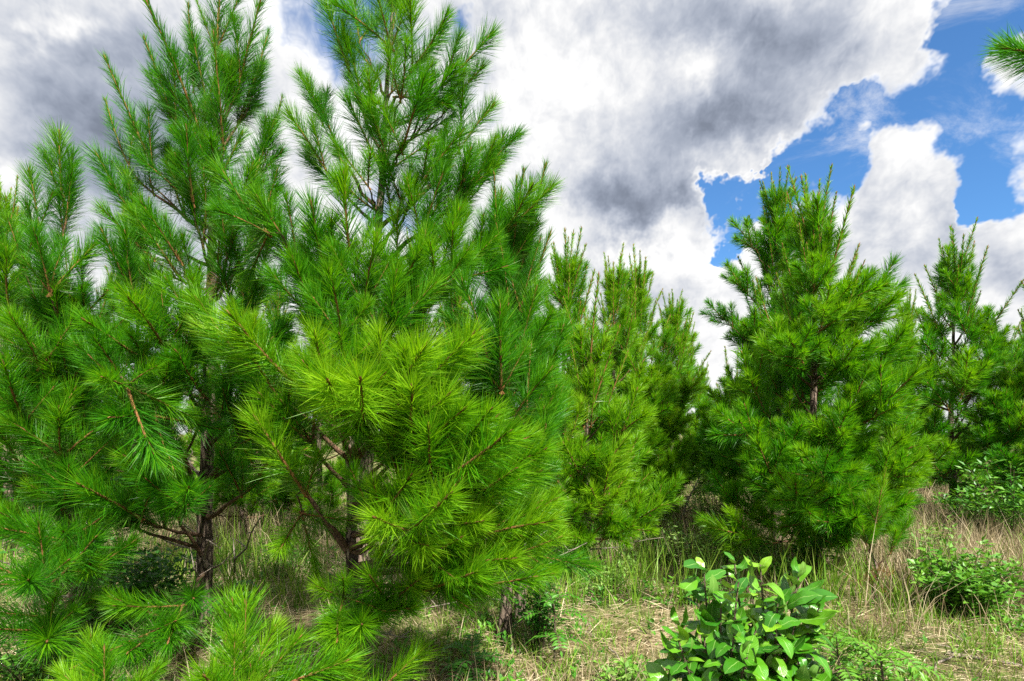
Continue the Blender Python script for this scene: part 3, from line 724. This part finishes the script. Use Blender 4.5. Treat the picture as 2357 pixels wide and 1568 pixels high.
# --- the glossy shrub in the foreground
BIG = [leaf_mesh('leaf', 0.122, 0.066, s, M_MAG, curl=c, fold=f, wave=0.10) for s, (c, f) in enumerate([(0.3, 0.35), (-0.35, 0.5), (0.55, 0.25), (0.05, 0.7), (-0.6, 0.3), (0.75, 0.45), (-0.9, 0.55), (0.2, -0.3)])]
def glossy_shrub():
    Y = 2.25; r = random.Random(4)
    bx, by = xy(1735, Y)
    root = thing('broadleaf_shrub', 'glossy broad-leaved shrub with large curled leaves standing in the right foreground', 'shrub', (bx, by, gzf(bx, by)))
    tips = [(1620, 1310, -0.1), (1690, 1290, 0.1), (1750, 1300, -0.15), (1840, 1320, 0.0), (1885, 1400, -0.1), (1600, 1370, 0.1), (1660, 1390, -0.2), (1735, 1370, 0.15), (1790, 1390, -0.2), (1560, 1430, -0.05),
            (1540, 1490, 0.1), (1620, 1460, -0.2), (1690, 1460, -0.25), (1580, 1520, -0.15), (1660, 1530, -0.25), (1740, 1450, -0.22), (1830, 1440, -0.1), (1530, 1550, -0.05), (1600, 1570, -0.1), (1700, 1570, -0.2), (1770, 1530, -0.1), (1840, 1520, 0.0), (1870, 1560, -0.1), (1640, 1340, 0.25), (1800, 1340, 0.22), (1700, 1340, -0.25), (1560, 1470, -0.25), (1640, 1420, 0.0), (1760, 1480, -0.05), (1520, 1580, -0.2), (1620, 1600, -0.25), (1720, 1510, -0.3), (1870, 1460, -0.05)]
    z0 = Vector((0, 0, 0)); n = 0
    mains = [Vector((-0.05, 0.02, 0.45)), Vector((0.06, -0.02, 0.5)), Vector((-0.16, -0.05, 0.35)), Vector((0.02, 0.08, 0.55))]
    mb = MB()
    for m in mains: mb.tube([z0 + Vector((m.x * 0.1, m.y * 0.1, -0.03)), m * 0.5 + Vector((0.01, 0, 0)), m], [0.013, 0.011, 0.008], 7, 0)
    mb.build('stem', [M_STEM], root)
    for (px, py, dy) in tips:
        e = at(px, py, Y + dy) - root.location
        m = min(mains, key=lambda q: (q.xy - e.xy * 0.6).length)
        b = MB(); d = e - m
        c = m + d * 0.5 - UP * 0.05 * d.length
        pts = [m.lerp(c, f) .lerp(c.lerp(e, f), f) for f in (0, 0.25, 0.5, 0.75, 1)]
        b.tube(pts, [0.006, 0.0055, 0.005, 0.004, 0.003], 5)
        tw = b.build('twig', [M_STEM], root)
        ax = (pts[-1] - pts[-2]).normalized(); ax = (ax + UP * 0.1).normalized()
        k = r.randint(16, 19)
        for i in range(k):
            f = 1 - (i / k) ** 1.1 * 0.62
            p = pts[0].lerp(pts[-1], f) if f < 1 else pts[-1]
            j = f * 4; ji = min(int(j), 3); p = pts[ji].lerp(pts[ji + 1], j - ji)
            a = i * 2.4 + r.uniform(-0.4, 0.4); open_ = 0.55 + 1.05 * (i / k)
            u = ax.cross(Vector((0.3, 0.2, 0.9))).normalized(); w = ax.cross(u)
            d = (ax * math.cos(open_) + (u * math.cos(a) + w * math.sin(a)) * math.sin(open_) + UP * r.uniform(-0.75, 0.1)).normalized()
            add_leaf(r.choice(BIG), tw, p, d, (ax + Vector((r.uniform(-.35, .35), r.uniform(-.35, .35), 0.9))), r.uniform(0.55, 1.05) * (0.6 if i < 2 else 1), tint=1.0 + (0.12 if i < 2 else r.uniform(-0.28, 0.1)))
    # the long limb on the right with its drooping leaves
    for (px, py, ex, ey, sc) in [(1830, 1390, 1925, 1360, 1.25), (1835, 1420, 1925, 1425, 1.2), (1800, 1470, 1870, 1510, 1.0), (1810, 1400, 1890, 1350, 1.1), (1835, 1380, 1900, 1385, 1.0), (1600, 1330, 1560, 1375, 0.9), (1620, 1310, 1575, 1290, 1.0)]:
        p = at(px, py, Y - 0.1) - root.location; e = at(ex, ey, Y - 0.18) - root.location
        add_leaf(BIG[1 if ey > py else 0], root, p, e - p, Vector((0, -0.5, 1)), sc)
glossy_shrub()

SML = {}
def leafset(key, L, W, mat, n=3, **kw):
    SML[key] = [leaf_mesh('leaf', L, W, 50 + i, mat, curl=0.15 * (i - 1), fold=0.3, nl=4, **kw) for i in range(n)]
leafset('oval', 0.05, 0.028, M_BROAD); leafset('round', 0.045, 0.04, M_BROAD); leafset('pale', 0.035, 0.014, M_PALE); leafset('tree', 0.10, 0.04, M_BROAD)

def joined_leaves(mb, leaves, p, d, upv, sc, tint, r):
    """append a copy of a simple 6-vertex leaf to mb"""
    L, W = leaves
    y_ = d.normalized(); x_ = y_.cross(upv)
    if x_.length < 1e-3: x_ = y_.cross(Vector((1, 0, 0)))
    x_.normalize(); z_ = x_.cross(y_)
    L *= sc; W *= sc
    q = [p, p + y_ * L * .4 + x_ * W * .5 + z_ * W * .12, p + y_ * L * .45 - z_ * W * 0.05, p + y_ * L * .4 - x_ * W * .5 + z_ * W * .12, p + y_ * L - z_ * L * r.uniform(0, .2)]
    mb.add(q, [(0, 1, 2), (0, 2, 3), (1, 4, 2), (2, 4, 3)], 0, tint)

def bush(name, label, cat, px, py_base, Y, h, w, n_stem, n_leaf, leaf, mat, seed, tint=(0.2, 0.8), group=None, upright=0.5, depth=None):
    """many thin stems with real leaf faces; thing > stem, foliage"""
    r = random.Random(seed); x, y = xy(px, Y)
    root = thing(name, label, cat, (x, y, gzf(x, y)), group)
    for si in range(n_stem):
        a = r.uniform(0, 6.28); rr = w * 0.5 * math.sqrt(r.uniform(0.05, 1)); hh = h * r.uniform(0.6, 1.05) * (1 - 0.35 * (rr / (w * 0.5)) ** 2)
        e = Vector((math.cos(a) * rr, math.sin(a) * rr * (depth or 1), hh)); b = Vector((e.x * 0.2, e.y * 0.2, -0.02))
        c = b.lerp(e, 0.5) + Vector((-e.x * 0.15, -e.y * 0.15, 0.05 * h))
        pts = [b.lerp(c, f).lerp(c.lerp(e, f), f) for f in (0, .2, .4, .6, .8, 1)]
        sb = MB(); sb.tube(pts, [0.006, 0.0055, 0.005, 0.004, 0.003, 0.0015], 4)
        st = sb.build('stem', [M_STEM], root)
        lb = MB()
        for i in range(n_leaf):
            f = 0.18 + 0.82 * r.random() ** 0.8; j = f * 5; ji = min(int(j), 4); p = pts[ji].lerp(pts[ji + 1], j - ji)
            d = Vector((r.uniform(-1, 1), r.uniform(-1, 1), r.uniform(-0.3, 1) * upright + 0.1)).normalized()
            p = p + d * r.uniform(0.0, 0.16) * w * (1.1 - f * 0.6)
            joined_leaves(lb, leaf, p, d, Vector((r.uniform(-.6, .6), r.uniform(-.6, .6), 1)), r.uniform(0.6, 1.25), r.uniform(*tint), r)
        lb.build('foliage', [mat], st, smooth=False)
    return root

def frond_plant(label, px, Y, h, n, seed, L=0.5, mat=M_BROAD, name='pinnate_plant', tint=(0.4, 0.9), spread=0.6, leaf=(0.07, 0.024), group=None):
    """sumac-like plant: arching fronds of paired leaflets, each frond a part"""
    r = random.Random(seed); x, y = xy(px, Y)
    root = thing(name, label, 'plant', (x, y, gzf(x, y)), group)
    sb = MB(); sb.tube([Vector((0, 0, -0.02)), Vector((0.01, 0, h * 0.5)), Vector((0, 0.02, h))], [0.009, 0.007, 0.004], 6); sb.build('stem', [M_STEM], root)
    for i in range(n):
        f = 0.25 + 0.75 * (i + 1) / n; b = Vector((0, 0.01, h * f)); a = i * 2.4 + r.uniform(-0.3, 0.3)
        hd = Vector((math.cos(a), math.sin(a), 0)); LL = L * r.uniform(0.75, 1.15) * (1.1 - 0.4 * f)
        el = r.uniform(0.5, 1.2) * (0.5 + f * 0.6)
        pts = [b + hd * LL * spread * 1.3 * q + UP * LL * (el * q - 0.75 * q * q) for q in (0, .15, .3, .45, .6, .75, .9, 1)]
        fb = MB(); fb.tube(pts, [0.003] * 5 + [0.002, 0.0015, 0.001], 4, 1)
        npair = 9
        for k in range(npair):
            q = 0.14 + 0.84 * k / npair; j = q * 7; ji = min(int(j), 6); p = pts[ji].lerp(pts[ji + 1], j - ji); d = (pts[ji + 1] - pts[ji]).normalized()
            lat = d.cross(UP).normalized()
            for sg in (-1, 1):
                joined_leaves(fb, leaf, p, d * 0.45 + lat * sg + UP * r.uniform(-.15, .3), lat.cross(d) * 1.0 + Vector((0, 0, 0.4)), 1.05 - 0.45 * abs(q - 0.45), r.uniform(*tint), r)
        joined_leaves(fb, leaf, pts[-1], d, UP, 0.8, r.uniform(*tint), r)
        fb.build('frond', [mat, M_STEM], root, smooth=False)
    return root

OV, RD, PL, TR = (0.05, 0.026), (0.045, 0.036), (0.035, 0.012), (0.095, 0.04)
bush('leafy_bush', 'bright green small-leaved bush in front of the dry grass at the right', 'bush', 2225, 0, 5.0, 0.62, 1.0, 34, 60, (0.065, 0.042), M_BROAD, 1, (0.5, 1.0))
bush('leafy_bush', 'light green leafy bush behind the small-leaved one, beside the bushy pine', 'bush', 2150, 0, 6.2, 0.75, 0.7, 20, 45, (0.06, 0.03), M_PALE, 21, (0.2, 0.8))
bush('broadleaf_sapling', 'dark leafy broadleaf sapling at the right edge under the cut-off pine', 'tree', 2330, 0, 7.6, 1.35, 1.7, 40, 75, TR, M_BROAD, 2, (0.3, 0.95))
bush('climbing_vine', 'leafy vine climbing the trunk foot of the right front pine', 'vine', 1868, 0, 6.35, 0.95, 0.6, 12, 45, (0.075, 0.06), M_BROAD, 3, (0.2, 0.7))
bush('climbing_vine', 'small-leaved vine around the black trunk foot right of centre', 'vine', 1240, 0, 4.2, 0.75, 0.5, 14, 55, OV, M_BROAD, 4, (0.1, 0.55))
bush('pale_shrub', 'pale yellow-green shrub in the gap between the two pine clumps', 'shrub', 1655, 0, 7.9, 1.2, 1.0, 34, 70, (0.05, 0.024), M_PALE, 5, (0.3, 0.9))
bush('feathery_weed', 'feathery pale weed standing under the middle pines', 'weed', 1385, 0, 7.2, 0.75, 0.35, 9, 80, PL, M_PALE, 6, (0.1, 0.6))
bush('red_tinged_seedling', 'yellow-green seedling with broad leaves beside the feathery weed', 'seedling', 1455, 0, 6.6, 0.36, 0.5, 8, 22, (0.07, 0.03), M_PALE, 7, (0.2, 0.9))
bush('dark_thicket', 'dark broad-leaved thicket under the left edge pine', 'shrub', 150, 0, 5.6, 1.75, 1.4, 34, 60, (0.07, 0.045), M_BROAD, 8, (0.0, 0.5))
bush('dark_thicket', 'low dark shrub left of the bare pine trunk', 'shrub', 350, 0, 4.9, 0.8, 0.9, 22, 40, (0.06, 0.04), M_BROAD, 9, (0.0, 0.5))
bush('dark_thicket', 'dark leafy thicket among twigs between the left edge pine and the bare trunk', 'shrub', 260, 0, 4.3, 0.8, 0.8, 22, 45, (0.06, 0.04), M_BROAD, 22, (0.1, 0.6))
bush('leafy_weed', 'leafy weed patch on the grass left of the glossy shrub', 'weed', 1450, 0, 3.6, 0.22, 0.5, 12, 24, OV, M_BROAD, 10, (0.6, 1.0))
bush('leafy_weed', 'pale low weed at the bottom edge beside the glossy shrub', 'weed', 1440, 0, 3.35, 0.26, 0.4, 12, 24, OV, M_PALE, 12, (0.2, 0.9))
bush('leafy_weed', 'low leafy weed in the bottom left corner among dry stems', 'weed', 70, 0, 3.7, 0.4, 0.8, 20, 30, OV, M_BROAD, 13, (0.2, 0.9))
frond_plant('fern-like plant with paired leaflets at the bottom right of the glossy shrub', 2030, 3.35, 0.32, 11, 1, 0.42, tint=(0.6, 1.0))
frond_plant('fern-like plant lower and farther left, half behind the glossy shrub', 1930, 3.5, 0.3, 9, 2, 0.42, tint=(0.6, 1.0))
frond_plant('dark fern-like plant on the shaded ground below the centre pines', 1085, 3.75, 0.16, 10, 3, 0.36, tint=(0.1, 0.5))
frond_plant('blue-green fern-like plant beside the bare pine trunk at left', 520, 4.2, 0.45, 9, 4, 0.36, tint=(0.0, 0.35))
frond_plant('small fern-like plant at the vine-covered foot right of centre', 1275, 3.95, 0.45, 9, 6, 0.34, tint=(0.3, 0.7))

# --- pine saplings along the bottom edge
for (px, Y, h, tips, lab, sd_) in [
    (520, 2.9, 0.42, [(0.2, 570, 1490, 2.5), (0.2, 630, 1470, 2.6), (0.15, 480, 1560, 2.5), (0.15, 650, 1530, 2.75)], 'bright pine sapling at the bottom edge, leaning needle plumes', 81),
    (250, 3.0, 0.34, [(0.15, 225, 1540, 2.7), (0.15, 310, 1560, 2.7), (0.15, 270, 1560, 2.8)], 'bright pine sapling in the bottom left, single starburst top', 82),
    (800, 3.3, 0.2, [(0.08, 760, 1575, 2.9), (0.08, 850, 1570, 2.95), (0.08, 700, 1585, 3.0)], 'low pine sapling with flat starbursts at the bottom edge left of centre', 83)]:
    x, y = xy(px, Y)
    t = Pine(lab, x, y, h, 0.014, (0.0, -0.05), sd_, hue=0.2, cat='pine sapling', name='pine_sapling')
    for a in tips: t.to(*a, sag=0.05, leafy_from=0.4)
    t.shoot(t.trunk, t.tp[-1], UP, 'tip', 1.0); t.shoot(t.trunk, t.pos(h * 0.5), UP, 'tip', 0.9)
# small pine seedling behind the glossy shrub on the right
x, y = xy(2010, 5.3)
t = Pine('young pine seedling with dead brown lower needles at the foot of the right clump', x, y, 0.72, 0.014, (0.03, 0), 84, hue=0.1, scale=0.62, cat='pine sapling', name='pine_sapling')
t.crown(0.3, 0.6, 0.35, 3, 0.2); t.leader(3, kind='tip')
for k in range(5):
    a = k * 1.3; t.shoot(t.trunk, t.pos(0.15 + 0.05 * k), Vector((math.cos(a), math.sin(a), -0.1)), 'dead', 0.9)

# ------------------------------------------------------------------ ground cover (nobody could count it)
def scatter(n, y0, y1, seed, power=1.6, xl=-1.05, xr=1.05):
    rs = np.random.RandomState(seed)
    u = rs.uniform(size=n); e = 2 - power            # density falls with distance
    Y = (y0 ** e + u * (y1 ** e - y0 ** e)) ** (1 / e) if abs(e) > 1e-3 else y0 * (y1 / y0) ** u
    X = rs.uniform(xl, xr, n) * (Y + 0.4)
    return X, Y, rs
def cover(name, label, n, y0, y1, seed, mat, hmin, hmax, w, tilt, bendk, maskf=None, tintr=(0.0, 1.0), power=1.6, patchy=0.0, clump=0, flat=False, xl=-1.05, xr=1.05):
    X, Y, rs = scatter(n, y0, y1, seed, power, xl, xr)
    if clump:
        k = max(n // clump, 1); idx = rs.randint(0, k, n); cx, cy = X[:k][idx], Y[:k][idx]
        X = cx + rs.normal(0, 0.035, n) * (1 + 0.05 * cy); Y = cy + rs.normal(0, 0.035, n) * (1 + 0.05 * cy)
    keep = np.ones(n, bool)
    if patchy:
        pn = 0.6 * vnoise(X * 0.9, Y * 0.9, seed) + 0.4 * vnoise(X * 2.7, Y * 2.7, seed + 5)
        keep &= rs.uniform(size=n) < np.clip((pn - 0.5 + patchy) * 3.0, 0.05, 1)
    if maskf is not None: keep &= rs.uniform(size=n) < maskf(X, Y)
    X, Y = X[keep], Y[keep]; n = len(X)
    base = np.stack([X, Y, gz(X, Y) - 0.005], -1)
    if flat: base[:, 2] += rs.uniform(0.005, 0.05, n)
    az = rs.uniform(0, 6.283, n); ti = np.abs(rs.normal(0, tilt, n)) if not flat else np.radians(90) - np.abs(rs.normal(0, 0.16, n))
    d = np.stack([np.sin(ti) * np.cos(az), np.sin(ti) * np.sin(az), np.cos(ti)], -1)
    ln = hmin + (hmax - hmin) * rs.beta(1.4, 2.6, n)
    bend = np.stack([np.cos(az), np.sin(az), -0.6 * np.ones(n)], -1) * (ln * bendk * rs.uniform(0.2, 1.2, n))[:, None]
    wd = w * rs.uniform(0.6, 1.3, n) * (1 + 0.10 * Y)
    V, F3, F4 = ribbons(base, d, ln, bend, wd, rs)
    tint = np.repeat(rs.uniform(tintr[0], tintr[1], n), 5)
    me = quads_mesh(name, V, F3, F4, tint, [mat])
    return tag(link(name, me), label, None, None, 'stuff')

cover('straw_litter', 'pale straw and fallen needles lying on the ground', 70000, 2.6, 16, 1, M_DRY, 0.05, 0.28, 0.0035, 0, 0.05, flat=True, tintr=(0.15, 1.0), power=1.9)
cover('dry_grass', 'short dry tan grass standing over the ground', 60000, 2.6, 20, 2, M_DRY, 0.08, 0.50, 0.003, 0.35, 0.22, tintr=(0.1, 0.95), power=1.7, patchy=0.1, clump=8)
cover('green_grass', 'short green grass tufts between the straw', 170000, 2.6, 20, 3, M_GRASS, 0.05, 0.30, 0.0035, 0.4, 0.25, power=1.7, patchy=0.05, clump=10)
def tall(X, Y):
    right = np.clip((X / Y - 0.60) * 6, 0, 1) * np.clip((Y - 4.2) * 1.6, 0, 1)
    back = np.clip((Y - 6.5) * 0.5, 0, 1) * 0.3
    clear = np.clip(np.hypot((X - 3.9) / 0.75, (Y - 4.75) / 0.7) - 0.55, 0, 1)
    return np.clip(right + back, 0, 1) * clear
cover('tall_dry_grass', 'tall dry broom grass standing at the right and under the far pines', 150000, 4.0, 16, 4, M_DRY, 0.25, 1.0, 0.0035, 0.24, 0.30, maskf=tall, tintr=(0.1, 0.9), power=1.5, clump=9)
GREENS = [('tall light green weed clump in the middle of the open gap', 1580, 6.5, 0.75, 0.8), ('tall bright weed clump in front of the back pine of the right clump', 1690, 6.2, 0.7, 0.8), ('low light green weed clump filling the foot of the open gap', 1610, 7.6, 0.55, 0.9), ('light green leafy clump left of the gap under the middle pines', 1530, 7.2, 0.5, 0.8), ('light green leafy clump right of the gap beside the back pine', 1720, 7.4, 0.6, 0.8),
          ('light green weed clump at the left foot of the right front pine', 1790, 6.0, 0.4, 0.6), ('light green weed clump on the grass below the low bright pine', 1390, 5.5, 0.4, 0.6), ('green weed clump in front of the left edge pine', 110, 4.1, 0.35, 0.7), ('green weed clump at the foot of the bare trunk of the left pine', 430, 4.2, 0.3, 0.6), ('pale weed clump between the bare trunk and the bright forked pine', 640, 6.2, 0.5, 0.9),
          ('pale green weed clump in the dry grass near the right border', 2300, 5.6, 0.5, 0.6), ('light green weed clump on open ground above the glossy shrub', 1620, 5.2, 0.3, 0.5)]
for i, (lab, px, Y, h, w) in enumerate(GREENS): bush('weed_clump', lab, 'weed', px, 0, Y, h, w, 16, 34, (0.05, 0.02), M_PALE if i % 2 == 0 else M_BROAD, 60 + i, (0.35, 1.0), 'light green weed clumps')
cover('tall_green_grass', 'tall green weeds and grass under the far pines', 40000, 5.0, 22, 6, M_GRASS, 0.2, 0.9, 0.005, 0.25, 0.18, power=1.3, clump=12, patchy=0.15)
def weedmask(X, Y): return np.clip((vnoise(X * 1.3, Y * 1.3, 77) - 0.45) * 4, 0.05, 1)
def ground_weeds():
    X, Y, rs = scatter(22000, 2.7, 16, 8, 1.7); k = rs.uniform(size=len(X)) < weedmask(X, Y); X, Y = X[k], Y[k]; r = random.Random(2)
    mb = MB()
    for x, y in zip(X, Y):
        b = Vector((x, y, gzf(x, y)))
        t0 = r.uniform(0.1, 1.0); h = r.uniform(0.03, 0.16)
        for q in range(r.randint(3, 6)):
            d = Vector((r.uniform(-1, 1), r.uniform(-1, 1), r.uniform(0.1, 0.9)))
            joined_leaves(mb, (0.058, 0.026), b + UP * h * r.random(), d, UP, r.uniform(0.6, 1.3), min(max(t0 + 0.2 + r.uniform(-.2, .2), 0), 1), r)
    tag(mb.build('ground_weeds', [M_BROAD], None, smooth=False), 'tiny green weeds spread over the straw', None, None, 'stuff')
ground_weeds()

# --- fallen sticks on the ground, lower right, and a leaning dead stalk in the gap
def stick(label, a, b, r0, seed, name='fallen_branch', group=None):
    r = random.Random(seed); root_p = Vector(a); d = Vector(b) - root_p
    pts = [d * f + Vector((r.uniform(-1, 1), r.uniform(-1, 1), r.uniform(-0.3, 0.6))) * 0.03 * (0 < f < 1) for f in (0, .2, .4, .6, .8, 1)]
    mb = MB(); mb.tube(pts, [r0 * (1 - 0.12 * i) for i in range(6)], 6, rough=0.12)
    for k in (2, 3, 4):
        e = pts[k] + Vector((r.uniform(-1, 1), r.uniform(-1, 1), r.uniform(0.1, 0.6))) * d.length * 0.16
        mb.tube([pts[k], pts[k].lerp(e, .5) + UP * .01, e], [r0 * .5, r0 * .4, r0 * .15], 5)
    o = mb.build(name, [M_DEADW]); o.location = root_p
    return tag(o, label, 'stick', group)
def gp(px, py):
    Y = EYE * FPX / (py - HOR); p = at(px, py, Y); p.z = gzf(p.x, p.y) + 0.02; return p
stick('pale fallen branch lying in the straw in the bottom right corner', gp(2180, 1510), gp(2357, 1535), 0.016, 1)
stick('thin pale stick slanting over the straw right of the fern-like plant', gp(2150, 1560), gp(2230, 1470), 0.009, 2)
stick('crooked pale stick on the straw in front of the vine-covered trunks', gp(1330, 1420), gp(1440, 1540), 0.009, 3)
p = at(1545, 1190, 8.8); p.z = gzf(p.x, p.y); stick('leaning grey dead stalk in the gap behind the dry grass', p, at(1610, 1100, 8.8), 0.02, 4, 'dead_stalk')
stick('thin dead stem slanting up right of the bare pine trunk', gp(520, 1350), at(600, 1190, 4.5), 0.013, 5, 'dead_stalk')
